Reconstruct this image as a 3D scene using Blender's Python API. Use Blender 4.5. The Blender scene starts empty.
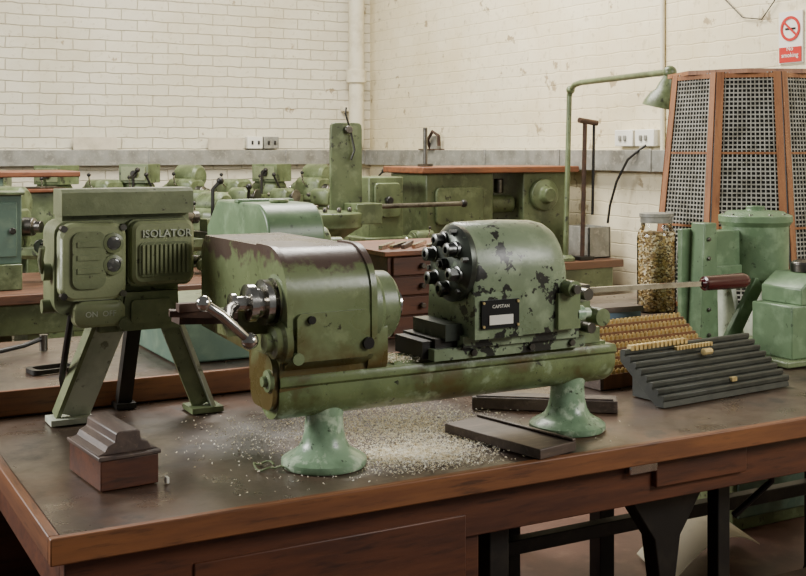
import bpy, bmesh, math, random
from mathutils import Vector, Matrix
random.seed(7)
pi=math.pi
# ---------------------------------------------------------------- materials
def lin(h):
    if isinstance(h,str):
        h=h.lstrip('#'); c=[int(h[i:i+2],16)/255 for i in (0,2,4)]
    else: c=[x/255 for x in h]
    return tuple((x/12.92 if x<=.04045 else ((x+.055)/1.055)**2.4) for x in c)+(1,)
def mat(name,base,layers=(),rough=.5,metal=0.,bump=0.,bscale=60,wmask=(),rvar=0.,spec=.5,coord='Object'):
    m=bpy.data.materials.new(name); m.use_nodes=True; nt=m.node_tree; N=nt.nodes; L=nt.links
    b=N['Principled BSDF']; tc=N.new('ShaderNodeTexCoord'); geo=N.new('ShaderNodeNewGeometry')
    co=tc.outputs[coord]
    def noise(sc,det=6,r=.6):
        n=N.new('ShaderNodeTexNoise'); n.inputs['Scale'].default_value=sc; n.inputs['Detail'].default_value=det; n.inputs['Roughness'].default_value=r
        L.new(co,n.inputs['Vector']); return n.outputs['Fac']
    def mr(v,lo,hi,a=0,bb=1):
        n=N.new('ShaderNodeMapRange'); n.inputs[1].default_value=lo; n.inputs[2].default_value=hi; n.inputs[3].default_value=a; n.inputs[4].default_value=bb
        L.new(v,n.inputs[0]); return n.outputs[0]
    def mix(f,c1,c2):
        n=N.new('ShaderNodeMix'); n.data_type='RGBA'; L.new(f,n.inputs['Factor'])
        if isinstance(c1,tuple): n.inputs['A'].default_value=c1
        else: L.new(c1,n.inputs['A'])
        n.inputs['B'].default_value=c2; return n.outputs['Result']
    cur=lin(base)
    for (c,sc,lo,hi,amt) in layers:
        cur=mix(mr(noise(sc),lo,hi,0,amt),cur,lin(c))
    for (c,ax,lo,hi,amt,nz) in wmask:
        sp=N.new('ShaderNodeSeparateXYZ'); L.new(geo.outputs['Position'],sp.inputs[0])
        nn=mr(noise(18),.3,.7,-nz,nz)
        ad=N.new('ShaderNodeMath'); ad.operation='ADD'; L.new(sp.outputs[ax],ad.inputs[0]); L.new(nn,ad.inputs[1])
        cur=mix(mr(ad.outputs[0],lo,hi,0,amt),cur,lin(c))
    if isinstance(cur,tuple): b.inputs['Base Color'].default_value=cur
    else: L.new(cur,b.inputs['Base Color'])
    b.inputs['Metallic'].default_value=metal; b.inputs['Roughness'].default_value=rough
    b.inputs['Specular IOR Level'].default_value=spec
    if rvar: L.new(mr(noise(9),.3,.7,rough-rvar,rough+rvar),b.inputs['Roughness'])
    if bump:
        bn=N.new('ShaderNodeBump'); bn.inputs['Strength'].default_value=bump; bn.inputs['Distance'].default_value=.002
        L.new(noise(bscale),bn.inputs['Height']); L.new(bn.outputs[0],b.inputs['Normal'])
    return m
green=mat('green_enamel','#73805c',[('#56603f',7,.42,.62,.7),('#8d9a72',15,.5,.66,.5),('#2c2c22',34,.63,.67,.9)],.32,bump=.25,rvar=.1)
greenbed=mat('green_enamel_bed','#727f54',[('#4d5732',9,.42,.6,.8),('#98a886',22,.57,.66,.7),('#57431f',9,.55,.67,.7),('#26241a',50,.64,.67,.9)],.3,bump=.3,rvar=.1)
greenguard=mat('green_enamel_guard','#76815a',[('#59633c',5,.42,.62,.7),('#57461f',3.5,.54,.70,.55),('#8f9a70',20,.58,.68,.5),('#2e2619',42,.64,.67,.9)],.3,bump=.2,rvar=.08,
   wmask=[('#523c3a',2,1.262,1.280,.9,.035),('#54401a',2,1.135,1.06,.85,.04)])
greendome=mat('green_enamel_chipped','#7f8d70',[('#626f52',6,.42,.6,.65),('#9aa888',16,.52,.66,.6),('#211f1c',14,.572,.584,.97),('#211f1c',44,.615,.63,.95)],.32,bump=.3,rvar=.1)
greenb=mat('green_bg','#616c49',[('#434c30',6,.42,.62,.8),('#7c8864',14,.52,.66,.6),('#25251b',26,.61,.66,.9)],.38)
iso=mat('green_isolator','#7a815e',[('#5c6345',8,.42,.62,.65),('#979d78',18,.54,.68,.4),('#3a3226',45,.63,.67,.85)],.36,bump=.35,bscale=90)
isol=mat('green_isolator_light','#8e946e',[('#6f7553',10,.42,.62,.55),('#3a3226',45,.64,.68,.8)],.36,bump=.35,bscale=90)
mint=mat('mint_enamel','#8aa586',[('#5f7a5c',12,.42,.6,.75),('#c8d8bc',26,.53,.64,.75),('#333c2d',60,.61,.65,.9)],.28,bump=.35)
mgreen=mat('machine_green','#6a8260',[('#50674a',6,.42,.62,.7),('#8aa27f',14,.52,.66,.6),('#3f4a38',50,.64,.68,.8)],.36,bump=.2)
teal=mat('teal_enamel','#5b7264',[('#425749',6,.42,.62,.7),('#778b76',12,.5,.66,.6)],.42)
palegr=mat('pale_green','#cdd1be',[('#979e88',9,.42,.62,.7),('#575440',30,.6,.66,.7)],.45)
steel=mat('steel','#cfccc6',[('#77726a',20,.48,.66,.6)],.18,1.0,rvar=.06)
dsteel=mat('dark_steel','#75726c',[('#3a3530',18,.45,.65,.7)],.32,1.0)
sock=mat('socket_steel','#6b6c6a',[('#2d2c2a',30,.48,.62,.8)],.36,1.0)
turretm=mat('turret_grey','#42483f',[('#242623',18,.45,.65,.7),('#6d7a66',24,.6,.66,.7)],.35,.4)
iron=mat('black_iron','#211f1c',[('#3a342c',14,.5,.7,.6)],.42,.3)
rust=mat('rusty_iron','#4a3529',[('#2a211c',18,.45,.65,.7),('#6b4a32',30,.55,.7,.5)],.6,.3)
brass=mat('brass','#dcc48a',[('#8d7040',60,.50,.68,.5)],.3,.6)
lino=mat('bench_lino','#514236',[('#362a23',3,.42,.62,.85),('#6a5d4f',5,.52,.7,.6),('#6b462d',2.2,.52,.66,.55),('#8c8072',70,.66,.74,.4),('#1f1915',9,.58,.66,.7)],.34,bump=.12,rvar=.12)
def wood(name,c1,c2,c3,stretch,rough=.5):
    m=mat(name,c1,[(c2,5,.35,.65,.9),(c3,14,.55,.7,.7)],rough,bump=.2,bscale=20)
    nt=m.node_tree; mp=nt.nodes.new('ShaderNodeMapping'); mp.inputs['Scale'].default_value=stretch
    tc=[n for n in nt.nodes if n.type=='TEX_COORD'][0]
    nt.links.new(tc.outputs['Object'],mp.inputs[0])
    for n in nt.nodes:
        if n.type=='TEX_NOISE': nt.links.new(mp.outputs[0],n.inputs['Vector'])
    return m
woodX=wood('wood_lipping_x','#865530','#633c25','#2f1d14',(.6,6,6))
woodY=wood('wood_lipping_y','#7b4e2e','#5c3823','#2f1d14',(6,.6,6))
redwood=wood('mahogany','#60361f','#412317','#24140e',(.7,5,6))
dwood=wood('dark_wood','#5b4c42','#3b302a','#75655a',(1,6,6))
dwoodY=wood('dark_wood_y','#5c4c42','#403430','#6f5d50',(6,1,6))
orwood=wood('orange_wood','#7a5233','#5c3c25','#402a1b',(6,6,.6))
framew=wood('frame_wood','#a5724a','#865638','#5c3a24',(6,6,.6))
topwood=wood('shelf_wood','#8c5534','#673e28','#452a1e',(.8,6,6))
benchw=wood('bench_wood','#6d4a34','#4e3527','#382519',(.8,6,6))
chipm=mat('wood_chips','#e6d9b6',[('#fffaea',90,.44,.56,.95),('#8f7040',120,.57,.66,.85)],.45)
jarchip=mat('jar_chips','#d8bb80',[('#fff4d2',60,.48,.58,.95),('#6b4b22',80,.56,.66,.85)],.5)
jarcore=mat('jar_core','#8f7446',[('#4f381c',60,.45,.6,.9)],.6)
dark=mat('dark_cloth','#26251f',rough=.8)
cream=mat('mesh_strips','#a8a59a',[('#6f6a5b',20,.45,.65,.7)],.6)
white=mat('white_plastic','#e2dfd2',rough=.4)
red=mat('sign_red','#b8241c',rough=.4)
lens=mat('dial_glass','#4b4a48',[('#8a8880',60,.5,.6,.6)],.12)
blackp=mat('black_plate','#151515',rough=.3)
handle=mat('handle_bakelite','#420f12',rough=.2)
galv=mat('galvanised','#8f8e85',[('#6c695f',14,.42,.6,.8),('#aeaba0',28,.5,.65,.6)],.5,.25)
pipew=mat('cream_pipe_paint','#d2cab0',[('#a89c7c',6,.5,.7,.7)],.5)
paper=mat('paper','#c9bfa8',[('#9d937e',5,.5,.7,.6)],.8)
yellow=mat('yellow_card','#c7a23f',rough=.6); blue=mat('blue_card','#566a7d',rough=.6)
slate=mat('rack_grey','#393b34',[('#262823',20,.45,.6,.7)],.4)
floor_m=mat('floor_paint','#5f4237',[('#3c2a25',3,.42,.62,.8),('#75594b',8,.55,.7,.6)],.5,bump=.2)
def glassmat():
    m=bpy.data.materials.new('jar_glass'); m.use_nodes=True; nt=m.node_tree; N=nt.nodes
    N.remove(N['Principled BSDF']); t=N.new('ShaderNodeBsdfTransparent'); g=N.new('ShaderNodeBsdfGlossy'); g.inputs['Roughness'].default_value=.05
    f=N.new('ShaderNodeFresnel'); f.inputs[0].default_value=1.3; mx=N.new('ShaderNodeMixShader'); t.inputs[0].default_value=(.98,.99,.97,1)
    nt.links.new(f.outputs[0],mx.inputs[0]); nt.links.new(t.outputs[0],mx.inputs[1]); nt.links.new(g.outputs[0],mx.inputs[2])
    nt.links.new(mx.outputs[0],N['Material Output'].inputs[0]); return m
glass=glassmat()
def brick(name,ax,col,mort,stain,bs):
    m=bpy.data.materials.new(name); m.use_nodes=True; nt=m.node_tree; N=nt.nodes; L=nt.links; b=N['Principled BSDF']
    g=N.new('ShaderNodeNewGeometry'); s=N.new('ShaderNodeSeparateXYZ'); c=N.new('ShaderNodeCombineXYZ')
    L.new(g.outputs['Position'],s.inputs[0]); L.new(s.outputs[ax],c.inputs[0]); L.new(s.outputs[2],c.inputs[1])
    nz=N.new('ShaderNodeTexNoise'); nz.inputs['Scale'].default_value=9; L.new(g.outputs['Position'],nz.inputs['Vector'])
    vm=N.new('ShaderNodeVectorMath'); vm.operation='MULTIPLY_ADD'; L.new(nz.outputs['Color'],vm.inputs[0]); vm.inputs[1].default_value=(.022,.022,0); L.new(c.outputs[0],vm.inputs[2])
    br=N.new('ShaderNodeTexBrick'); br.inputs['Scale'].default_value=1; br.inputs['Brick Width'].default_value=.225; br.inputs['Row Height'].default_value=.076
    br.inputs['Mortar Size'].default_value=.005; br.inputs['Mortar Smooth'].default_value=1.
    br.inputs['Color1'].default_value=lin(col); br.inputs['Color2'].default_value=lin(tuple(x*.965 for x in [int(col[i:i+2],16) for i in (1,3,5)])); br.inputs['Mortar'].default_value=lin(mort)
    L.new(vm.outputs[0],br.inputs['Vector'])
    def ns(sc,lo,hi,amt,src,colr,det=8):
        n2=N.new('ShaderNodeTexNoise'); n2.inputs['Scale'].default_value=sc; n2.inputs['Detail'].default_value=det; n2.inputs['Roughness'].default_value=.65; L.new(g.outputs['Position'],n2.inputs['Vector'])
        r=N.new('ShaderNodeMapRange'); r.inputs[1].default_value=lo; r.inputs[2].default_value=hi; r.inputs[4].default_value=amt; L.new(n2.outputs['Fac'],r.inputs[0])
        mx=N.new('ShaderNodeMix'); mx.data_type='RGBA'; L.new(r.outputs[0],mx.inputs['Factor']); L.new(src,mx.inputs['A']); mx.inputs['B'].default_value=lin(colr); return mx.outputs['Result']
    o=ns(1.1,.46,.7,.75,br.outputs['Color'],stain); o=ns(6,.63,.66,.75,o,'#8a7654',6); o=ns(22,.58,.68,.4,o,'#a3946f',3)
    L.new(o,b.inputs['Base Color']); b.inputs['Roughness'].default_value=.6
    bp=N.new('ShaderNodeBump'); bp.invert=True; bp.inputs['Strength'].default_value=bs; bp.inputs['Distance'].default_value=.008
    L.new(br.outputs['Fac'],bp.inputs['Height']); L.new(bp.outputs[0],b.inputs['Normal']); return m
brickb=brick('painted_brick_back',0,'#dad3bd','#b5ac90','#c0b597',.75)
brickr=brick('painted_brick_side',1,'#e5daba','#d8cca8','#d0bf92',.35)
# ---------------------------------------------------------------- mesh builder
def basis(ax):
    a=Vector(ax).normalized(); h=Vector((0,0,1)) if abs(a.z)<.9 else Vector((1,0,0))
    u=h.cross(a).normalized(); v=a.cross(u).normalized(); return a,u,v
def rr(cx,cy,w,h,r,n=5):
    o=[]
    for (sx,sy,a0) in ((1,1,0),(-1,1,90),(-1,-1,180),(1,-1,270)):
        for i in range(n+1):
            a=math.radians(a0+90*i/n); o.append((cx+sx*(w/2-r)+r*math.cos(a),cy+sy*(h/2-r)+r*math.sin(a)))
    return o
class M:
    def __init__(s,name): s.name=name; s.V=[]; s.F=[]; s.I=[]; s.mats=[]; s.T=Matrix()
    def mi(s,m):
        if m not in s.mats: s.mats.append(m)
        return s.mats.index(m)
    def add(s,vs,fs,m):
        k=len(s.V); i=s.mi(m)
        for v in vs: s.V.append(s.T@Vector(v))
        for f in fs: s.F.append([k+j for j in f]); s.I.append(i)
    def box(s,x0,x1,y0,y1,z0,z1,m):
        s.add([(x,y,z) for x in (x0,x1) for y in (y0,y1) for z in (z0,z1)],
          [(0,1,3,2),(4,6,7,5),(0,4,5,1),(2,3,7,6),(0,2,6,4),(1,5,7,3)],m)
    def loft(s,secs,m,cap=True,loop=False):
        n=len(secs[0]); vs=[p for q in secs for p in q]; fs=[]; K=len(secs)
        for k in range(K if loop else K-1):
            for i in range(n):
                j=(i+1)%n; k2=(k+1)%K; fs.append((k*n+i,k*n+j,k2*n+j,k2*n+i))
        if cap and not loop: fs.append(tuple(range(n))[::-1]); fs.append(tuple((K-1)*n+i for i in range(n)))
        s.add(vs,fs,m)
    def prism(s,ax,poly,a0,a1,m):
        def p(a,q): return {'X':(a,q[0],q[1]),'Y':(q[0],a,q[1]),'Z':(q[0],q[1],a)}[ax]
        s.loft([[p(a0,q) for q in poly],[p(a1,q) for q in poly]],m)
    def rev(s,o,ax,prof,m,seg=32,loop=False):
        a,u,v=basis(ax); o=Vector(o)
        s.loft([[tuple(o+a*d+(u*math.cos(2*pi*i/seg)+v*math.sin(2*pi*i/seg))*max(r,1e-4)) for i in range(seg)] for d,r in prof],m,True,loop)
    def cyl(s,p0,p1,r,m,r2=None,seg=20):
        p0=Vector(p0);p1=Vector(p1); s.rev(p0,p1-p0,[(0,r),((p1-p0).length,r if r2 is None else r2)],m,seg)
    def sph(s,c,r,m,sc=(1,1,1),seg=16):
        c=Vector(c); S=[]
        for k in range(9):
            ph=-pi/2+pi*k/8; S.append([(c.x+sc[0]*r*max(math.cos(ph),1e-3)*math.cos(2*pi*i/seg),c.y+sc[1]*r*max(math.cos(ph),1e-3)*math.sin(2*pi*i/seg),c.z+sc[2]*r*math.sin(ph)) for i in range(seg)])
        s.loft(S,m)
    def tube(s,pts,r,m,seg=10):
        P=[Vector(p) for p in pts]; S=[]; u=None
        for k,p in enumerate(P):
            d=(P[min(k+1,len(P)-1)]-P[max(k-1,0)]).normalized()
            if u is None: _,u,_v=basis(d)
            u=(u-d*u.dot(d)).normalized(); v=d.cross(u)
            S.append([tuple(p+(u*math.cos(2*pi*i/seg)+v*math.sin(2*pi*i/seg))*r) for i in range(seg)])
        s.loft(S,m)
    def bar(s,p0,p1,w,h,m,up=(0,0,1)):
        p0=Vector(p0);p1=Vector(p1); d=(p1-p0).normalized(); a=d.cross(Vector(up)).normalized(); b=a.cross(d)
        S=[[tuple(p+a*x*w/2+b*y*h/2) for x,y in((-1,-1),(1,-1),(1,1),(-1,1))] for p in (p0,p1)]
        s.loft(S,m)
    def text(s,t,size,ext,mtx,m):
        cu=bpy.data.curves.new('t','FONT'); cu.body=t; cu.size=size; cu.extrude=ext; cu.align_x='CENTER'; cu.align_y='CENTER'; cu.resolution_u=3
        o=bpy.data.objects.new('t',cu); bpy.context.scene.collection.objects.link(o)
        me=o.to_mesh(); old=s.T; s.T=old@mtx
        s.add([tuple(v.co) for v in me.vertices],[tuple(p.vertices) for p in me.polygons],m); s.T=old
        o.to_mesh_clear(); bpy.data.objects.remove(o); bpy.data.curves.remove(cu)
    def fin(s,bev=.002,seg=2,ang=35):
        zs=[v.z for v in s.V]; xs=[v.x for v in s.V]; ys=[v.y for v in s.V]
        o=Vector(((min(xs)+max(xs))/2,(min(ys)+max(ys))/2,min(zs)))
        me=bpy.data.meshes.new(s.name); me.from_pydata([tuple(v-o) for v in s.V],[],s.F)
        for m in s.mats: me.materials.append(m)
        me.polygons.foreach_set('material_index',s.I)
        bm=bmesh.new(); bm.from_mesh(me); bmesh.ops.recalc_face_normals(bm,faces=bm.faces); bm.to_mesh(me); bm.free()
        me.polygons.foreach_set('use_smooth',[True]*len(me.polygons)); me.set_sharp_from_angle(angle=math.radians(ang))
        ob=bpy.data.objects.new(s.name,me); ob.location=o; bpy.context.scene.collection.objects.link(ob)
        if bev:
            b=ob.modifiers.new('bevel','BEVEL'); b.width=bev; b.segments=seg; b.limit_method='ANGLE'; b.angle_limit=math.radians(40); b.harden_normals=False
        return ob
def TR(x,y,z,rz=0,s=1): return Matrix.Translation((x,y,z))@Matrix.Rotation(math.radians(rz),4,'Z')@Matrix.Scale(s,4)
# ---------------------------------------------------------------- room
w=M('wall_back'); w.box(-2.5,4.3,8.0,8.2,0,3.8,brickb); w.fin(0)
w=M('wall_right'); w.box(4.1,4.3,-1,8.0,0,3.8,brickr); w.fin(0)
w=M('floor'); w.box(-2.5,4.3,-1,8.2,-.1,0,floor_m); w.fin(0)
t=M('trim_1'); t.box(-2.5,4.02,7.93,8.0,1.39,1.50,galv)
for i in range(6): t.box(-1.9+i*1.05,-1.885+i*1.05,7.925,7.935,1.388,1.503,galv)
t.fin(.003)
t=M('trim_2'); t.box(4.02,4.1,-1,7.93,1.385,1.50,galv)
for i in range(6): t.box(4.01,4.03,3+i*.8,3.02+i*.8,1.383,1.503,galv)
t.fin(.003)
p=M('drain_pipe'); p.rev((3.93,7.9,1.52),(0,0,1),[(0,.058),(.5,.058),(.5,.078),(.6,.078),(.6,.06),(2.2,.06)],pipew)
p.box(3.84,4.02,7.94,8.0,1.8,1.84,pipew); p.fin(.004)
c=M('wall_conduit'); c.cyl((4.085,4.59,1.5),(4.085,4.59,3.7),.012,pipew); c.cyl((4.085,3.95,2.4),(4.085,3.95,3.7),.005,iron)
c.tube([(4.085,4.25,2.9),(4.085,4.23,2.5),(4.085,4.16,2.26),(4.085,4.02,2.14),(4.085,3.90,2.12),(4.085,3.82,2.2),(4.085,3.78,2.5),(4.085,3.77,3.0)],.003,iron); c.fin(0)
s=M('wall_socket')
for y in (4.62,4.79): s.box(4.05,4.1,y,y+.15,1.52,1.61,white); s.box(4.04,4.05,y+.05,y+.07,1.55,1.58,galv); s.box(4.04,4.05,y+.09,y+.11,1.55,1.58,galv)
s.tube([(4.06,4.68,1.53),(4.02,4.70,1.50),(3.985,4.75,1.45),(3.975,4.83,1.33),(3.97,4.88,1.2),(3.97,4.9,1.1)],.007,iron); s.fin(.004)
s=M('wall_socket'); s.box(3.05,3.17,7.94,8.0,1.51,1.60,white); s.box(3.18,3.30,7.94,8,1.51,1.60,galv)
for x in (3.08,3.13,3.21,3.26): s.box(x,x+.015,7.93,7.945,1.54,1.57,iron)
s.fin(.004)
s=M('wall_bracket'); s.box(4.0,4.1,6.85,7.05,1.5,1.508,rust); s.tube([(4.07,7.0,1.51),(4.03,6.97,1.57),(4.03,6.9,1.63),(4.05,6.85,1.60),(4.06,6.86,1.53)],.012,rust); s.box(4.06,4.09,6.9,7.0,1.5,1.6,galv); s.fin(0)
n=M('wall_notice')
n.box(1.78,2.08,7.95,7.955,1.503,1.59,paper); n.box(2.75,3.02,7.95,7.955,1.503,1.59,paper); n.fin(0)
n=M('no_smoking_sign'); n.box(4.09,4.098,3.66,3.80,1.90,2.14,white); n.box(4.086,4.092,3.665,3.795,1.905,1.975,red)
n.rev((4.09,3.73,2.06),(-1,0,0),[(0,.058),(.004,.058),(.004,.045),(0,.045)],red,32,True)
n.bar((4.086,3.765,2.09),(4.086,3.695,2.03),.002,.010,red,up=(0,-.6,.8)); n.box(4.087,4.09,3.70,3.76,2.055,2.064,blackp)
mt=Matrix(((0,0,-1,4.085),(-1,0,0,3.73),(0,1,0,1.94),(0,0,0,1))); n.text('No\nsmoking',.03,.0005,mt@Matrix.Translation((0,.012,0)),white); n.fin(0)
# ---------------------------------------------------------------- benches
b=M('main_workbench')
b.box(.415,3.6,1.96,2.885,.81,.848,lino)
b.box(.397,3.6,1.943,1.962,.803,.85,woodX); b.box(.397,.416,1.962,2.89,.803,.85,woodY)
b.box(.43,3.5,1.99,2.03,.70,.803,redwood); b.box(.43,.47,2.03,2.85,.70,.803,redwood)
b.box(.62,1.28,2.0,2.75,.12,.80,redwood)
for z in (.15,.36,.57): b.box(.66,1.24,1.985,2.0,z,z+.18,redwood); b.cyl((.95,1.985,z+.09),(.95,1.955,z+.09),.015,brass)
def ileg(x,y):
    b.prism('Y',[(x-.06,0),(x+.06,0),(x+.05,.03),(x+.022,.08),(x+.02,.45),(x+.04,.58),(x+.11,.68),(x+.12,.70),(x+.12,.80),(x-.12,.80),(x-.12,.70),(x-.11,.68),(x-.04,.58),(x-.02,.45),(x-.022,.08),(x-.05,.03)],y,y+.05,iron)
for x in (1.85,3.1): ileg(x,2.06); ileg(x,2.7)
b.box(1.34,1.39,2.05,2.10,0,.80,iron); b.box(2.05,2.09,2.1,2.14,0,.80,iron); b.box(1.65,1.69,2.6,2.64,0,.8,iron)
b.box(1.3,3.2,2.4,2.46,.16,.22,rust); b.box(1.3,3.2,2.6,2.64,.38,.42,iron)
b.box(1.74,2.02,1.975,1.99,.735,.795,redwood); b.box(1.66,1.74,1.97,1.99,.775,.80,steel)
b.tube([(2.1,2.12,.72),(2.3,2.2,.66),(2.45,2.3,.7),(2.5,2.35,.55),(2.4,2.4,.45)],.010,iron)
b.box(.46,.52,2.05,2.11,0,.70,redwood)
b.fin(.003)
b=M('rear_workbench'); b.box(-.6,3.75,2.905,3.65,.87,.91,lino); b.box(-.6,3.75,2.89,2.908,.85,.912,woodX)
for x in (-.3,.6,1.5,2.4,3.5):
    for y in (3.0,3.55): b.box(x,x+.06,y,y+.06,0,.87,iron)
b.box(-.3,3.5,3.0,3.04,.3,.36,rust); b.box(.3,1.45,3.1,3.55,.1,.8,redwood); b.fin(.003)
def bgb(name,x0,x1,y0,y1,z,edge,front):
    b=M(name); b.box(x0,x1,y0,y1,z-.04,z,edge); b.box(x0+.05,x1-.05,y0+.03,y0+.05,z-.17,z-.04,front)
    x=x0+.1
    while x<x1: b.box(x,x+.06,y0+.05,y0+.11,0,z-.04,front); b.box(x,x+.06,y1-.1,y1-.04,0,z-.04,front); x+=.85
    b.box(x0+.1,x1-.1,y0+.06,y0+.1,.35,.41,front); b.fin(.004)
bgb('workbench',-.9,4.0,4.8,5.65,.91,benchw,greenb)
bgb('workbench',-2.0,4.0,6.65,7.45,.98,benchw,greenb)
# ---------------------------------------------------------------- main lathe
l=M('turret_lathe'); Y=2.14
foot=[(0,.086),(.006,.089),(.014,.088),(.02,.080),(.027,.066),(.036,.054),(.05,.046),(.07,.041),(.1,.039),(.13,.045)]
for x in (.99,1.614): l.rev((x,Y,.85),(0,0,1),foot,mint,40)
sec=[(Y-.058,1.05),(Y-.062,1.044),(Y-.062,1.032),(Y-.054,1.026)]+[(Y-.057*math.cos(a),1.01-.055*math.sin(a)) for a in [pi*i/14 for i in range(15)]]+[(Y+.054,1.026),(Y+.062,1.032),(Y+.058,1.05)]
def scl(x,k): return [(x,Y+(p[0]-Y)*k,1.005+(p[1]-1.005)*k) for p in sec]
l.loft([scl(.868,.96),scl(.878,1),scl(1.69,1),scl(1.705,.98),scl(1.715,.9),scl(1.72,.75)],greenbed)
l.box(1.13,1.69,Y-.045,Y+.045,1.05,1.056,greenbed)
l.prism('X',rr(Y+.01,1.035,.12,.11,.03),.855,.90,greenguard)
l.prism('Y',[(.868,1.02),(1.10,1.04),(1.092,1.06),(1.085,1.09),(1.08,1.15),(.868,1.15)],2.085,2.25,greenguard)
R=.10; pf=[(2.085,1.062),(2.06,1.085)]+[(2.06+R-R*math.cos(a),1.302-R+R*math.sin(a)) for a in [pi/2*i/12 for i in range(13)]]+[(2.56,1.30),(2.585,1.27),(2.585,1.085)]
l.prism('X',pf,.877,1.066,greenguard)
R=.102; pf2=[(2.055,1.1)]+[(2.056+R-R*math.cos(a),1.306-R+R*math.sin(a)) for a in [pi/2*i/12 for i in range(13)]]+[(2.22,1.306),(2.22,1.29),(2.1,1.11)]
l.prism('X',pf2,.872,.884,greenguard); l.prism('X',pf2,1.058,1.071,greenguard)
l.prism('Y',rr(.971,1.13,.16,.095,.012),2.05,2.062,greenguard)
l.cyl((.92,2.05,1.165),(.92,2.042,1.165),.008,iron); l.cyl((1.045,2.05,1.11),(1.045,2.042,1.11),.012,iron); l.cyl((.892,2.058,1.09),(.892,2.045,1.09),.012,green)
l.rev((1.066,Y,1.172),(1,0,0),[(0,.082),(.02,.082),(.03,.074),(.062,.072),(.072,.062),(.074,.034)],green,40)
l.rev((1.136,Y,1.172),(1,0,0),[(0,.034),(.012,.034),(.016,.03),(.024,.03),(.024,.012)],steel)
l.prism('X',rr(Y,1.10,.13,.12,.03),1.06,1.105,greenguard)
l.rev((.877,2.12,1.196),(-1,0,0),[(0,.048),(.012,.048),(.014,.03),(.02,.03),(.021,.046),(.034,.046),(.036,.036),(.038,.03),(.050,.03),(.051,.038),(.066,.038),(.068,.03),(.07,.016),(.088,.015),(.09,.022),(.098,.022),(.1,.01)],steel,40)
l.rev((.88,2.12,1.196),(-1,0,0),[(0,.06),(.008,.055),(.01,.045)],green,32)
l.tube([(.70,2.05,1.212),(.73,2.04,1.19),(.79,2.05,1.136)],.0095,steel,14); l.sph((.70,2.05,1.212),.015,steel); l.sph((.792,2.05,1.134),.017,steel)
l.tube([(.745,2.045,1.178),(.76,2.08,1.19),(.79,2.12,1.196)],.011,dsteel,12)
l.bar((.655,2.12,1.188),(.78,2.09,1.18),.03,.012,rust); l.bar((.68,2.16,1.172),(.80,2.16,1.165),.05,.02,rust); l.box(.78,.88,2.14,2.2,1.13,1.18,greenguard)
l.bar((.665,2.10,1.20),(.72,2.10,1.20),.02,.016,rust)
l.rev((.88,2.085,1.12),(-1,0,0),[(0,.044),(.012,.042),(.018,.034),(.028,.032),(.032,.02),(.045,.018)],greenguard)
l.rev((.858,2.11,1.04),(-1,0,0),[(0,.024),(.008,.022),(.01,.012),(.018,.01)],green)
l.box(1.205,1.60,2.055,2.225,1.056,1.080,greendome); l.box(1.215,1.30,2.07,2.21,1.080,1.10,iron)
l.box(1.19,1.215,2.08,2.2,1.058,1.095,iron)
l.box(1.27,1.575,2.045,2.21,1.080,1.105,greendome)
l.box(1.235,1.275,2.06,2.2,1.095,1.13,turretm)
for x in (1.3,1.45,1.56): l.cyl((x,2.055,1.068),(x,2.047,1.068),.008,dsteel,seg=6)
yc=2.12; hp=[(-.09,0),(-.092,.05),(-.093,.1)]+[(-.093*math.cos(a),.13+.115*math.sin(a)) for a in [pi*i/18 for i in range(19)]]+[(.093,.1),(.092,.05),(.09,0)]
def hs(x,ky,kz): return [(x,yc+q[0]*ky,1.10+q[1]*kz) for q in hp]
l.loft([hs(1.287,.95,.965),hs(1.292,.985,.985),hs(1.30,1,.993),hs(1.40,1,1.0),hs(1.49,.99,.985),hs(1.515,.965,.96),hs(1.530,.91,.92),hs(1.538,.83,.86),hs(1.541,.7,.76)],greendome)
l.prism('X',[(yc-.1,1.10),(yc-.1,1.19),(yc-.09,1.2),(yc+.09,1.2),(yc+.1,1.1)],1.283,1.405,greendome)
l.box(1.297,1.392,2.0145,2.02,1.122,1.182,blackp); l.box(1.315,1.375,2.012,2.0155,1.13,1.15,white)
l.text('CAPSTAN',.010,.0004,Matrix.Translation((1.345,2.0143,1.168))@Matrix.Rotation(pi/2,4,'X'),white)
for x in (1.301,1.388):
    for z in (1.127,1.177): l.cyl((x,2.015,z),(x,2.011,z),.003,brass,seg=8)
tc=Vector((1.288,2.10,1.255))
l.rev(tc,(-1,0,.05),[(0,.082),(.006,.083),(.014,.083),(.02,.077),(.026,.070),(.030,.062),(.031,.0)],turretm,40)
for k in range(6):
    a=k*pi/3+.35; c0=tc+Vector((-.028,.052*math.cos(a),.052*math.sin(a)))
    l.rev(c0,(-1,0,0),[(-.01,.018),(.004,.018),(.006,.014)],sock,20); l.rev(c0,(-1,0,0),[(.004,.015),(.024,.015),(.026,.011),(.026,.007),(.014,.006)],sock,6 if k%2 else 20)
    c1=tc+Vector((-.01,.073*math.cos(a+.5),.073*math.sin(a+.5))); l.cyl(c1,c1+Vector((-.022,0,0)),.006,sock,seg=6)
l.rev(tc+Vector((-.03,0,0)),(-1,0,0),[(0,.014),(.014,.014),(.014,.008),(.02,.008)],sock,6)
l.box(1.50,1.56,2.02,2.06,1.105,1.185,green); l.cyl((1.53,2.06,1.195),(1.53,2.0,1.195),.018,green); l.cyl((1.53,2.0,1.195),(1.53,1.99,1.195),.01,dsteel)
l.rev((1.555,2.035,1.135),(1,0,0),[(0,.018),(.02,.018),(.022,.011),(.04,.011)],mint)
l.box(1.53,1.65,2.10,2.17,1.09,1.15,green); l.box(1.60,1.665,2.12,2.16,1.15,1.185,dsteel)
l.cyl((1.63,2.08,1.168),(1.63,2.19,1.168),.014,dsteel); l.box(1.57,1.67,2.09,2.18,1.055,1.09,green)
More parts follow.
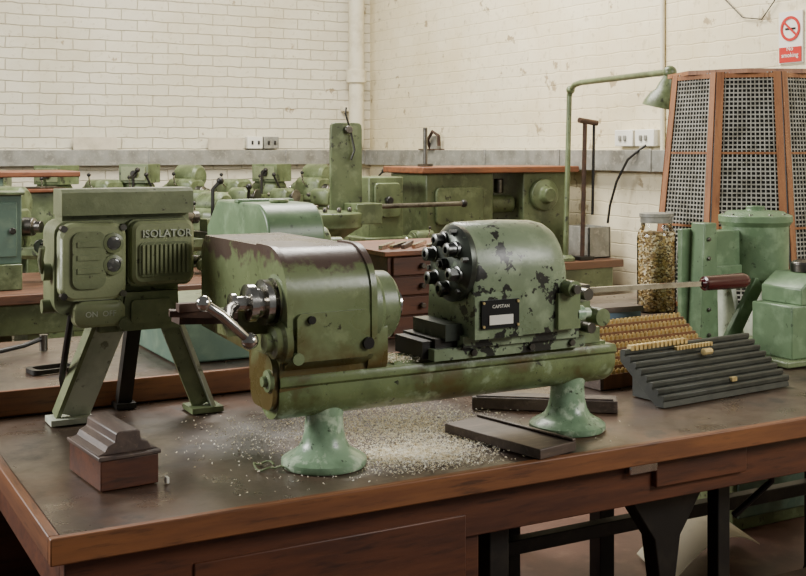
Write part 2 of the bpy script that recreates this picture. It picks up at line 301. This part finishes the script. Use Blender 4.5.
l.cyl((1.64,2.08,1.12),(1.64,2.04,1.12),.02,green); l.cyl((1.60,2.10,1.10),(1.60,2.03,1.10),.012,dsteel)
l.loft([[(1.6,2.134,1.164),(1.6,2.146,1.164),(1.6,2.146,1.176),(1.6,2.134,1.176)],[(2.06,2.135,1.158),(2.06,2.145,1.158),(2.06,2.145,1.17),(2.06,2.135,1.17)]],steel)
l.rev((2.03,Y,1.164),(1,0,0),[(0,.009),(.01,.012),(.012,.018),(.14,.020),(.155,.016),(.162,.008)],handle)
l.tube([(1.60,2.16,1.185),(1.575,2.18,1.20),(1.57,2.18,1.23)],.006,dsteel)
l.fin(.0025,2)
# ---------------------------------------------------------------- isolator
i=M('electrical_isolator_stand')
i.bar((.70,2.69,1.12),(.618,2.765,.865),.075,.010,palegr,up=(0,1,.2)); i.bar((.660,2.70,1.12),(.580,2.775,.865),.010,.045,iso,up=(0,1,.2))
i.bar((.83,2.72,1.10),(.925,2.73,.865),.045,.010,iso,up=(0,1,.1)); i.bar((.855,2.71,1.10),(.948,2.72,.865),.010,.045,palegr,up=(0,1,.1))
i.bar((.775,2.80,1.08),(.765,2.86,.865),.035,.03,iron,up=(0,1,0))
i.box(.56,.66,2.73,2.80,.851,.864,palegr); i.box(.89,.97,2.69,2.77,.851,.864,green); i.box(.74,.79,2.83,2.88,.851,.864,iron)
i.box(.66,.85,2.68,2.80,1.07,1.34,iso); i.prism('Y',[(.70,1.075),(.845,1.075),(.84,1.165),(.715,1.165)],2.65,2.69,iso)
i.prism('Y',rr(.775,1.12,.10,.055,.01),2.64,2.655,iso)
i.prism('Y',rr(.627,1.23,.158,.215,.03),2.64,2.76,iso)
i.loft([[(x,2.642,z) for x,z in rr(.629,1.245,.152,.178,.032)],[(x,2.612,z) for x,z in rr(.629,1.245,.150,.176,.032)],[(x,2.604,z) for x,z in rr(.629,1.245,.136,.162,.028)]],isol)
i.prism('Y',rr(.617,1.25,.075,.13,.02),2.597,2.606,iso)
i.loft([[(x,2.64,z) for x,z in rr(.645,1.125,.12,.065,.024)],[(x,2.612,z) for x,z in rr(.645,1.125,.115,.06,.022)],[(x,2.605,z) for x,z in rr(.645,1.125,.095,.045,.018)]],isol)
for z in (1.287,1.237):
    i.rev((.672,2.61,z),(0,-1,0),[(0,.024),(.014,.023),(.016,.016),(.010,.015)],iso); i.rev((.672,2.597,z),(0,-1,0),[(-.005,.016),(.002,.015),(.004,.010)],lens)
for z in (1.22,1.25,1.28): i.box(.59,.642,2.594,2.598,z,z+.012,iso)
i.text('ON  OFF',.018,.001,Matrix.Translation((.645,2.6045,1.125))@Matrix.Rotation(pi/2,4,'X'),palegr)
for x,z in ((.562,1.322),(.696,1.322),(.562,1.17),(.696,1.17)): i.cyl((x,2.62,z),(x,2.600,z),.008,dsteel,seg=8)
i.prism('Y',rr(.794,1.258,.156,.158,.018),2.64,2.76,iso)
i.loft([[(x,2.642,z) for x,z in rr(.794,1.26,.150,.150,.02)],[(x,2.616,z) for x,z in rr(.794,1.26,.148,.148,.02)],[(x,2.609,z) for x,z in rr(.794,1.26,.134,.134,.016)]],isol)
i.prism('Y',rr(.794,1.245,.120,.080,.012),2.603,2.611,iso)
for k in range(11): i.box(.740+k*.0105,.7455+k*.0105,2.597,2.604,1.212,1.279,isol)
i.text('ISOLATOR',.025,.0025,Matrix.Translation((.80,2.606,1.304))@Matrix.Rotation(pi/2,4,'X'),palegr)
i.box(.57,.87,2.66,2.74,1.32,1.352,iso)
i.prism('X',[(2.63,1.350),(2.63,1.402),(2.64,1.41),(2.72,1.41),(2.72,1.350)],.563,.872,iso)
i.cyl((.86,2.67,1.235),(.876,2.67,1.235),.018,iso); i.cyl((.875,2.65,1.235),(.885,2.62,1.235),.012,dsteel); i.sph((.89,2.615,1.225),.016,isol)
i.cyl((.55,2.68,1.22),(.53,2.68,1.22),.02,iso); i.tube([(.53,2.68,1.22),(.522,2.66,1.25),(.522,2.64,1.28)],.007,iso); i.cyl((.56,2.69,1.14),(.53,2.69,1.14),.016,iso)
i.cyl((.70,2.68,1.10),(.70,2.60,1.10),.014,iso); i.tube([(.60,2.69,1.13),(.59,2.72,1.02),(.60,2.8,.95),(.62,2.85,.87)],.008,iron)
i.fin(.003,2)
# ---------------------------------------------------------------- foreground small things
o=M('oilstone_box'); o.T=TR(.585,2.265,.85,5)
o.box(-.058,.058,-.095,.095,0,.058,redwood); o.box(-.062,.062,-.099,.099,.058,.066,dwoodY)
o.prism('Y',[(-.060,.066),(-.046,.072),(-.04,.082),(-.026,.088),(-.024,.104),(-.018,.108),(.018,.108),(.024,.104),(.026,.088),(.040,.082),(.046,.072),(.060,.066)],-.086,.086,dwoodY)
o.fin(.002)
o=M('wood_plank'); o.T=TR(1.425,2.105,.85,-79); o.box(-.15,.15,-.056,.056,0,.022,dwood); o.box(-.15,.15,.045,.056,.022,.028,dwood); o.fin(.002)
o=M('wood_plank'); o.T=TR(1.69,2.335,.85,-37); o.box(-.18,.18,-.035,.035,0,.03,dwood); o.box(-.17,.17,-.03,-.02,.03,.034,dwood); o.fin(.002)
o=M('wire_clip'); o.tube([(.87+.02*math.cos(a),2.17+.03*math.sin(a),.855+.004*math.sin(3*a)) for a in [2*pi*k/20*.9 for k in range(20)]],.0022,green); o.tube([(.88,2.14,.856),(.89,2.13,.862),(.9,2.14,.855)],.0022,green); o.fin(0)
o=M('chalk_stub'); o.box(.662,.668,2.16,2.175,.85,.862,white); o.fin(.001)
def chips(name,cl,size):
    m=M(name)
    for (cx,cy,sx,sy,z,n,hh) in cl:
        for _ in range(n):
            x=random.gauss(cx,sx); y=random.gauss(cy,sy)
            if z<.86 and (y<1.97 or y>2.87 or (x-.99)**2+(y-2.14)**2<.0085 or (x-1.614)**2+(y-2.133)**2<.0085): continue
            s_=random.uniform(.3,1)*size; a=random.random()*6.3; h=random.uniform(0,hh)
            c=Vector((x,y,z+h)); u=Vector((math.cos(a),math.sin(a),random.uniform(-.1,.3)))*s_; v=Vector((-math.sin(a),math.cos(a),random.uniform(-.1,.4)))*s_*.5
            m.add([c,c+u,c+u+v+Vector((0,0,s_*.3)),c+v,c+u*.5+v*.5+Vector((0,0,s_*.5))],[(0,1,4),(1,2,4),(2,3,4),(3,0,4),(0,3,2,1)],chipm)
    m.fin(0); return m
chips('wood_shavings',[(1.20,2.10,.07,.055,.8505,5200,.003),(1.14,2.14,.03,.03,.8505,700,.003),(1.3,2.33,.10,.11,.8505,5600,.002),(1.12,2.38,.13,.12,.8505,1700,.001),(.98,2.3,.10,.17,.8505,320,.001),(1.3,2.1,.2,.1,.8505,250,.001)],.0052)
chips('wood_shavings',[(1.15,2.12,.03,.02,1.056,400,.004)],.005)
# ---------------------------------------------------------------- racks
r=M('stepped_tool_rack'); r.T=TR(1.95,2.185,.851,5)
n=8; d=.155; h=.125; q=[(.03,0),(0,0)]
for k in range(n):
    yy=d*k/n; zz=.014+(h-.014)*(k+1)/n
    zb=.014+(h-.014)*k/n
    q+=[(yy+.004,zb),(yy,zb+.004),(yy,zz-.001),(yy+.003,zz+.002),(yy+d/n*.75,zz+.001),(yy+d/n*.95,zz-.004)]
q+=[(d,h),(d,h-.03)]
r.prism('X',q,0,.49,slate)
for x in (.04,.42): r.prism('X',[(.05,0),(d-.005,0),(d-.005,h-.03)],x,x+.02,slate)
r.cyl((.24,.085,.105),(.27,.085,.105),.009,brass,seg=10); r.box(.27,.29,.012,.022,.034,.045,brass)
for j in range(14): r.box(.02+j*.0155,.0305+j*.0155,.133,.15,.122,.136,brass)
for j in range(12): r.box(.17+j*.012,.178+j*.012,.113,.125,.112,.122,brass)
r.fin(.001,1)
r=M('brass_bush_rack'); r.T=TR(1.955,2.43,.851,3)
n=7; d=.17; h=.145; q=[(0,0)]
for k in range(n):
    yy=d*k/n; zz=.02+(h-.02)*(k+1)/n; q+=[(yy,zz),(yy+d/n,zz)]
q+=[(d,0)]
r.prism('X',q,0,.45,orwood); r.prism('X',q,-.012,0,dwood)
for k in range(n):
    yy=d*k/n+.009; zz=.02+(h-.02)*(k+1)/n
    for j in range(27):
        x=.012+j*.0163; r.cyl((x,yy,zz),(x,yy,zz+.010),.0062,brass,seg=8); r.cyl((x,yy,zz+.010),(x,yy,zz+.014),.0035,brass,seg=8)
r.fin(0)
# ---------------------------------------------------------------- jar
j=M('glass_jar_of_chips'); jx,jy=2.81,3.19
j.rev((jx,jy,.911),(0,0,1),[(0,.066),(.006,.07),(.27,.07),(.295,.064),(.31,.055),(.335,.055)],glass,32)
j.rev((jx,jy,1.235),(0,0,1),[(0,.058),(.02,.058),(.022,.062),(.034,.062),(.036,.05)],galv,32)
j.rev((jx,jy,.915),(0,0,1),[(0,.059),(.27,.059),(.285,.05)],jarcore,24)
for _ in range(2600):
    a=random.random()*2*pi; z=.92+random.random()*.28; q=Vector((jx+.0615*math.cos(a),jy+.0615*math.sin(a),z))
    _,u,v=basis((math.cos(a)+random.gauss(0,.5),math.sin(a)+random.gauss(0,.5),random.gauss(0,.5)));ww=random.uniform(.003,.007)
    j.add([q-u*ww-v*ww*.5,q+u*ww-v*ww*.5,q+u*ww+v*ww*.5,q-u*ww+v*ww*.5],[(0,1,2,3)],jarchip)
j.fin(0)
# ---------------------------------------------------------------- lattice tower
t=M('octagonal_mesh_screen'); cx,cy=3.28,3.21; z0,z1=.915,1.785; rb,rt=.375,.285
base=math.radians(226)
def vert(k,f,ex=0):
    a=base+pi/8+k*pi/4; r_=rb+(rt-rb)*f+ex; return Vector((cx+r_*math.cos(a),cy+r_*math.sin(a),z0+(z1-z0)*f))
for k in range(8):
    A0,A1,B0,B1=vert(k,0),vert(k,1),vert(k+1,0),vert(k+1,1)
    t.add([A0,B0,B1,A1],[(0,1,2,3)],dark)
    nrm=((A0+B0)/2-Vector((cx,cy,z0))); nrm.z=0; nrm.normalize()
    def P(s_,f,e=.004): return (A0*(1-s_)+B0*s_)*(1-f)+(A1*(1-s_)+B1*s_)*f+nrm*e
    def strip(s0,f0,s1,f1,m,wd,e):
        p,q=P(s0,f0,e),P(s1,f1,e); d=(q-p).normalized(); sd=d.cross(nrm).normalized()*wd/2
        bk=nrm*.004
        t.add([p-sd,q-sd,q+sd,p+sd,p-sd-bk,q-sd-bk,q+sd-bk,p+sd-bk],[(0,1,2,3),(0,1,5,4),(2,3,7,6),(4,5,6,7)],m)
    for q in range(54): strip(.07,.02+q*.0182,.93,.02+q*.0182,cream,.0052,.006)
    for q in range(14): strip(.07+q*.066,0,.07+q*.066,1,cream,.0038,.007)
    for f in (.35,.66): strip(.05,f,.95,f,framew,.008,.009)
    for f in (.015,.985): strip(.05,f,.95,f,framew,.016,.011)
    strip(.05,0,.05,1,framew,.026,.012); strip(.95,0,.95,1,framew,.026,.012)
    t.cyl(vert(k,0,.002),vert(k,1,.002),.006,iron,seg=8)
t.rev((cx,cy,z1-.005),(0,0,1),[(0,rt+.012),(.016,rt+.012),(.018,rt-.02)],framew,8)
t.fin(0)
# ---------------------------------------------------------------- green machine on right
g=M('bench_grinding_machine')
g.box(2.55,2.98,2.62,2.84,.851,.875,green)
g.prism('Y',[(2.52,.87),(2.60,.87),(2.59,1.27),(2.54,1.27)],2.66,2.72,mgreen); g.box(2.50,2.62,2.72,2.74,.87,1.25,mgreen)
g.prism('X',[(2.64,.875),(2.84,.875),(2.76,1.1),(2.70,1.1)],2.68,2.70,palegr); g.prism('X',[(2.64,.875),(2.84,.875),(2.76,1.1),(2.70,1.1)],2.86,2.88,palegr)
g.prism('Y',[(2.60,.875),(2.66,.875),(2.80,1.08),(2.75,1.09)],2.65,2.67,mgreen)
g.rev((2.83,2.73,1.05),(0,0,1),[(0,.05),(.01,.09),(.03,.105),(.2,.107),(.215,.118),(.235,.118),(.24,.1),(.248,.09),(.252,.03),(.265,.03)],mgreen,40)
for k in range(10):
    a=2*pi*k/10; g.cyl((2.83+.1*math.cos(a),2.73+.1*math.sin(a),1.28),(2.83+.1*math.cos(a),2.73+.1*math.sin(a),1.292),.008,dsteel,seg=6)
for z in (.92,1.0,1.08,1.16,1.22): g.cyl((2.555,2.66,z),(2.555,2.652,z),.007,dsteel,seg=8)
g.box(2.60,2.74,2.70,2.76,1.08,1.24,mgreen); g.box(2.61,2.73,2.69,2.70,1.10,1.13,mgreen); g.fin(.003)
g=M('gearbox_housing'); g.box(2.62,3.0,2.40,2.60,.851,.87,green); g.box(2.66,3.0,2.42,2.58,.87,1.03,mgreen); g.prism('Y',[(2.70,1.03),(3.0,1.03),(3.0,1.12),(2.76,1.12),(2.70,1.08)],2.42,2.58,mgreen)
g.prism('Y',rr(2.83,.95,.2,.12,.01),2.408,2.42,teal); g.cyl((2.83,2.408,.95),(2.83,2.39,.95),.03,dsteel); g.rev((2.80,2.50,1.12),(0,0,1),[(0,.04),(.03,.04),(.04,.02)],dsteel); g.fin(.004)
s=M('card_box_stack'); s.T=TR(2.42,2.97,.912,0); s.box(-.07,.12,-.04,.08,0,.03,yellow); s.T=TR(2.43,2.99,.942,8); s.box(-.07,.11,-.04,.07,0,.022,blue); s.T=TR(2.43,2.98,.964,-5); s.box(-.07,.1,-.04,.06,0,.018,dwood); s.fin(.001)
s=M('wood_block_pile'); s.box(2.12,2.33,2.98,3.1,.912,.945,dwood); s.box(2.17,2.29,3.0,3.1,.945,.975,orwood); s.box(2.2,2.34,3.2,3.3,.912,1.02,redwood); s.box(2.55,2.7,2.94,3.02,.912,.935,rust); s.fin(.002)
# ---------------------------------------------------------------- chest of drawers behind
d=M('tool_drawer_chest'); d.box(1.66,2.1,3.12,3.5,.912,1.17,redwood); d.box(1.64,2.12,3.10,3.52,1.17,1.185,topwood)
for k in range(4):
    for q in range(2): d.box(1.675+q*.21,1.875+q*.21,3.108,3.12,.922+k*.062,.978+k*.062,redwood); d.cyl((1.775+q*.21,3.108,.95+k*.062),(1.775+q*.21,3.09,.95+k*.062),.009,dsteel,seg=12)
d.fin(.002)
d=M('hand_tools')
for k in range(9):
    x=1.66+k*.04; d.bar((x,3.13+.04*random.random(),1.192),(x+.1,3.25+.06*random.random(),1.195),.012,.012,[steel,steel,dwood][k%3])
d.fin(0)
q=M('belt_guarded_lathe'); q.box(.95,1.58,3.02,3.5,.912,1.03,teal); q.box(1.0,1.53,3.1,3.45,1.03,1.06,green)
pf=[(3.06,1.06)]+[(3.06+.1-.1*math.cos(a),1.24+.1*math.sin(a)) for a in [pi/2*k/8 for k in range(9)]]+[(3.5,1.34),(3.6,1.25),(3.6,1.06)]
q.prism('X',pf,1.24,1.42,mgreen); q.rev((1.42,3.2,1.2),(1,0,0),[(0,.07),(.06,.065),(.07,.03),(.12,.03)],green)
q.box(1.235,1.425,3.3,3.34,1.335,1.348,mgreen); q.cyl((1.33,3.2,1.34),(1.33,3.2,1.352),.03,green)
q.rev((1.24,3.2,1.2),(-1,0,0),[(0,.05),(.03,.05),(.035,.02),(.1,.02)],dsteel); q.fin(.006)
o=M('iron_ring'); o.T=TR(.64,3.10,.912,10); o.loft([[(x,y,z) for x,y in rr(0,0,w_,w_*.6,.02)] for z,w_ in ((0,.13),(.012,.13),(.012,.10),(0,.10))],iron,False,True); o.fin(0)
o=M('iron_hand_crank'); o.tube([(.40,3.30,.925),(.50,3.33,.93),(.62,3.40,.935),(.68,3.42,.95)],.007,iron); o.rev((.40,3.30,.912),(0,0,1),[(0,.03),(.02,.03)],dsteel); o.cyl((.68,3.42,.96),(.68,3.42,.913),.012,dsteel); o.fin(0)
# ---------------------------------------------------------------- background machines
def blathe(x,y,z,rz=0,s=1,v=0,gm=None):
    gm=gm or greenb; m=M('bench_lathe'); m.T=TR(x,y,z,rz,s)
    for xx in (-.28,.28): m.rev((xx,0,0),(0,0,1),[(0,.08),(.015,.08),(.03,.045),(.12,.035)],gm,20)
    m.prism('X',[(-.05,.17),(-.05,.13),(-.03,.11),(.03,.11),(.05,.13),(.05,.17)],-.4,.42,gm)
    m.loft([[(xx,a*k,.17+b_*k) for a,b_ in rr(0,.1,.18,.2,.045)] for xx,k in ((-.34,.9),(-.32,1),(-.14,1),(-.12,.9))],gm)
    m.prism('X',rr(-.0,.28,.12,.06,.01),-.30,-.16,isol)
    m.rev((-.12,0,.27),(1,0,0),[(0,.05),(.05,.045),(.06,.03),(.09,.03)],dsteel,20)
    m.rev((-.34,0,.27),(-1,0,0),[(0,.08),(.02,.085),(.03,.05),(.06,.06),(.075,.03)],gm,24)
    m.rev((-.415,0,.27),(-1,0,0),[(0,.04),(.01,.045),(.02,.04),(.022,.015),(.04,.015)],steel,20)
    m.box(-.02,.1,-.09,.09,.17,.2,dsteel); m.box(.0,.06,-.04,.04,.2,.26,gm); m.cyl((.03,-.09,.185),(.03,-.15,.185),.008,steel); m.rev((.03,-.14,.185),(0,-1,0),[(0,.035),(.012,.035)],dsteel,16)
    m.cyl((.05,-.15,.2),(.05,-.19,.2),.007,iron,seg=8); m.tube([(-.23,-.08,.3),(-.23,-.13,.34),(-.23,-.14,.40)],.007,steel,8); m.sph((-.23,-.14,.405),.014,iron)
    m.loft([[(xx,a*k,.17+b_*k) for a,b_ in rr(0,.07,.12,.14,.03)] for xx,k in ((.18,.9),(.2,1),(.32,1),(.34,.85))],gm)
    m.cyl((.18,0,.26),(.12,0,.26),.015,steel); m.rev((.34,0,.25),(1,0,0),[(0,.02),(.04,.02),(.042,.05),(.055,.05)],dsteel,20)
    if v==1: m.rev((-.23,.05,.38),(1,0,0),[(-.1,.07),(-.08,.09),(.08,.09),(.1,.07)],gm,24); m.box(-.27,-.2,-.02,.1,.33,.4,gm)
    if v==2: m.tube([(.05,0,.26),(.05,0,.40),(.08,0,.43)],.009,iron); m.sph((.09,0,.44),.018,iron); m.tube([(.24,0,.3),(.22,-.05,.40)],.008,iron); m.sph((.22,-.05,.41),.016,iron)
    if v==3: m.box(-.33,-.1,-.1,.12,.36,.5,gm); m.box(-.31,-.12,-.11,-.1,.38,.48,iso); m.cyl((-.2,-.11,.43),(-.2,-.14,.43),.025,iron)
    m.fin(.004)
for x,y,z,rz,s_,v in ((1.78,5.22,.911,8,1.0,2),(1.06,5.25,.911,-35,.9,1),(1.42,5.3,.911,-55,.85,2),(2.95,4.97,.911,5,.5,0),(2.0,5.35,.911,-60,.8,1),
    (1.3,7.05,.981,-25,.85,1),(1.62,7.05,.981,-50,.85,3),(1.9,7.0,.981,-60,.9,2),(2.16,7.05,.981,-40,.86,3),(2.46,7.05,.981,-55,.9,1),(2.76,7.02,.981,-65,.88,2),(3.04,7.05,.981,-55,.85,3),(3.34,7.0,.981,-60,.9,1),(3.64,7.05,.981,-50,.85,2)):
    blathe(x,y,z,rz,s_,v)
c=M('switch_cabinet'); c.box(.72,.90,4.96,5.10,.912,1.02,greenb); c.box(.70,.90,4.98,5.12,1.02,1.31,teal); c.box(.72,.88,4.972,4.98,1.05,1.28,teal); c.cyl((.86,4.972,1.16),(.86,4.95,1.16),.014,iron); c.box(.68,.91,4.96,5.14,1.31,1.325,greenb); c.fin(.004)
m=M('rotary_index_machine'); X,Yy=2.34,5.02
m.rev((X,Yy,.911),(0,0,1),[(0,.13),(.02,.13),(.03,.09),(.16,.08),(.2,.14),(.215,.17),(.24,.17),(.25,.175),(.285,.175),(.29,.16),(.295,.06)],greenb,40)
for k in range(12): a=2*pi*k/12; m.cyl((X+.13*math.cos(a),Yy+.13*math.sin(a),1.20),(X+.13*math.cos(a),Yy+.13*math.sin(a),1.225),.012,dsteel,seg=8)
XX=X+.115
pl=[(XX-.085,1.19),(XX+.085,1.19),(XX+.085,1.60)]+[(XX+.06+.025*math.cos(a),1.61+.025*math.sin(a)) for a in (pi/6,pi/3,pi/2)]+[(XX-.06-.025*math.cos(a),1.61+.025*math.sin(a)) for a in (pi/2,pi/3,pi/6)]+[(XX-.085,1.6)]
m.prism('Y',pl,Yy+.02,Yy+.045,greenb); m.cyl((XX,Yy+.03,1.60),(XX,Yy-.01,1.60),.02,dsteel); m.tube([(XX,Yy-.005,1.62),(XX-.02,Yy-.005,1.68),(XX-.015,Yy-.005,1.71)],.005,iron); m.tube([(XX+.01,Yy,1.6),(XX+.03,Yy-.005,1.5),(XX+.01,Yy-.005,1.45)],.005,iron)
m.cyl((X+.1,Yy-.05,1.22),(X+.75,Yy-.05,1.225),.012,dsteel); m.sph((X+.75,Yy-.05,1.225),.02,iron); m.box(X+.1,X+.24,Yy-.12,Yy+.02,1.14,1.24,greenb)
m.fin(.004)
c=M('machine_cabinet'); c.box(2.95,3.97,5.15,5.6,1.375,1.41,topwood); c.box(3.0,3.42,5.2,5.6,.912,1.375,greenb); c.box(3.62,3.92,5.2,5.55,.912,1.375,greenb)
c.prism('Y',rr(3.2,1.2,.3,.2,.03),5.18,5.2,greenb); c.rev((3.75,5.2,1.25),(0,-1,0),[(0,.09),(.03,.09),(.04,.05),(.08,.04)],greenb); c.box(3.45,3.6,5.25,5.5,.912,1.1,greenb)
c.cyl((3.45,5.3,1.2),(3.6,5.3,1.2),.05,greenb); c.rev((3.52,5.3,1.26),(0,0,1),[(0,.03),(.08,.03)],dsteel,12); c.fin(.006)
c=M('switch_cabinet'); c.box(2.66,2.86,5.2,5.5,.912,1.36,greenb); c.prism('Y',rr(2.76,1.24,.15,.18,.02),5.18,5.2,greenb); c.cyl((2.76,5.18,1.24),(2.76,5.15,1.24),.02,iron); c.box(2.62,2.9,5.16,5.52,.912,1.05,greenb); c.fin(.006)
c=M('drawing_stand'); c.cyl((3.05,5.3,1.411),(3.05,5.3,1.62),.012,dsteel); c.box(3.02,3.08,5.27,5.33,1.411,1.425,dsteel); c.fin(0)
c=M('machine_cabinet'); c.box(.6,1.38,6.0,6.45,1.36,1.39,topwood); c.box(.7,1.0,6.02,6.42,0,1.36,teal); c.box(1.12,1.32,6.05,6.42,0,1.28,greenb); c.box(1.1,1.34,6.02,6.44,1.28,1.3,topwood); c.fin(.006)
c=M('parts_tray'); c.T=TR(3.94,5.0,.911,0); c.box(-.1,.05,-.1,.1,0,.01,galv)
for q in ((-.1,-.09,-.1,.1),(.04,.05,-.1,.1),(-.1,.05,-.1,-.09),(-.1,.05,.09,.1)): c.box(*q,0,.17,galv)
c.fin(.002)
c=M('bench_vice'); c.T=TR(3.42,4.98,.911,0); c.rev((0,0,0),(0,0,1),[(0,.07),(.02,.07),(.04,.05),(.08,.05)],greenb); c.box(-.05,.05,-.08,.1,.08,.16,greenb); c.box(-.06,.06,-.12,-.09,.08,.19,iron); c.cyl((0,-.12,.12),(0,-.2,.12),.012,steel); c.cyl((-.06,-.19,.12),(.06,-.19,.12),.006,steel); c.fin(.003)
c=M('arbor_lever_pole'); c.cyl((3.78,4.88,.912),(3.80,4.88,1.66),.012,rust); c.cyl((3.76,4.88,1.66),(3.88,4.88,1.645),.015,rust); c.cyl((3.86,4.88,1.64),(3.85,4.88,1.15),.008,iron); c.box(3.74,3.83,4.84,4.92,.912,.93,iron); c.fin(0)
c=M('bench_lamp'); c.cyl((3.67,4.88,.912),(3.695,4.88,1.80),.014,greenb)
c.tube([(3.695,4.88,1.79),(3.695,4.87,1.82),(3.685,4.82,1.845),(3.65,4.72,1.85),(3.40,3.80,1.84),(3.37,3.74,1.835)],.015,greenb,12)
c.sph((3.695,4.87,1.82),.024,greenb); c.sph((3.37,3.74,1.835),.03,greenb); c.rev((3.37,3.74,1.835),(-.1,.2,-1),[(0,.02),(.03,.026),(.05,.036),(.08,.045),(.10,.065),(.135,.083),(.155,.088),(.150,.08),(.12,.05)],greenb,28); c.sph((3.358,3.765,1.72),.03,white); c.rev((3.67,4.88,.912),(0,0,1),[(0,.05),(.015,.05),(.03,.03)],greenb); c.fin(0)
p=M('paper_roll')
S=[]
for k in range(13):
    a=pi*k/12; S.append((2.66+.42*k/12, .02+.12*math.sin(a*.8)))
p.loft([[(x,2.95,z) for x,z in S]+[(x,2.95,z-.004) for x,z in S[::-1]],[(x+.1,3.24,z) for x,z in S]+[(x+.1,3.24,z-.004) for x,z in S[::-1]]],paper); p.fin(0)
p=M('floor_coolant_pump'); p.box(3.28,3.7,3.28,3.52,.001,.30,greenb); p.box(3.3,3.68,3.27,3.28,.05,.26,teal); p.cyl((3.4,3.4,.30),(3.4,3.4,.44),.05,greenb); p.tube([(3.4,3.4,.42),(3.35,3.35,.52),(3.25,3.3,.55),(3.15,3.3,.45)],.014,iron); p.fin(.005)
# ---------------------------------------------------------------- lights
def area(name,loc,tgt,sx,sy,e,col):
    L=bpy.data.lights.new(name,'AREA'); L.shape='RECTANGLE'; L.size=sx; L.size_y=sy; L.energy=e; L.color=col
    o=bpy.data.objects.new(name,L); o.location=loc; o.rotation_euler=(Vector(tgt)-Vector(loc)).to_track_quat('-Z','Y').to_euler(); bpy.context.scene.collection.objects.link(o)
area('window_light_left',(-2.3,4.6,2.8),(1.8,3.6,.9),2.0,1.3,290,(1,.99,.96))
area('roof_light',(2.4,5.2,3.9),(2.7,5.2,0),2.4,1.5,290,(1,.955,.87))
area('window_light_rear',(3.4,-.8,2.9),(1.6,2.8,1.),1.6,1.1,110,(1,.985,.95))
wd=bpy.data.worlds.new('w'); bpy.context.scene.world=wd; wd.use_nodes=True; wd.node_tree.nodes['Background'].inputs[0].default_value=(.94,.94,.91,1); wd.node_tree.nodes['Background'].inputs[1].default_value=.14
# ---------------------------------------------------------------- camera
cam=bpy.data.cameras.new('camera'); co=bpy.data.objects.new('camera',cam); bpy.context.scene.collection.objects.link(co)
co.location=(0,0,1.5); co.rotation_euler=(pi/2,0,-math.radians(28.8)); cam.lens=1136/806*36; cam.sensor_width=36; cam.sensor_fit='HORIZONTAL'; cam.shift_y=-138/806; cam.clip_start=.05
bpy.context.scene.camera=co
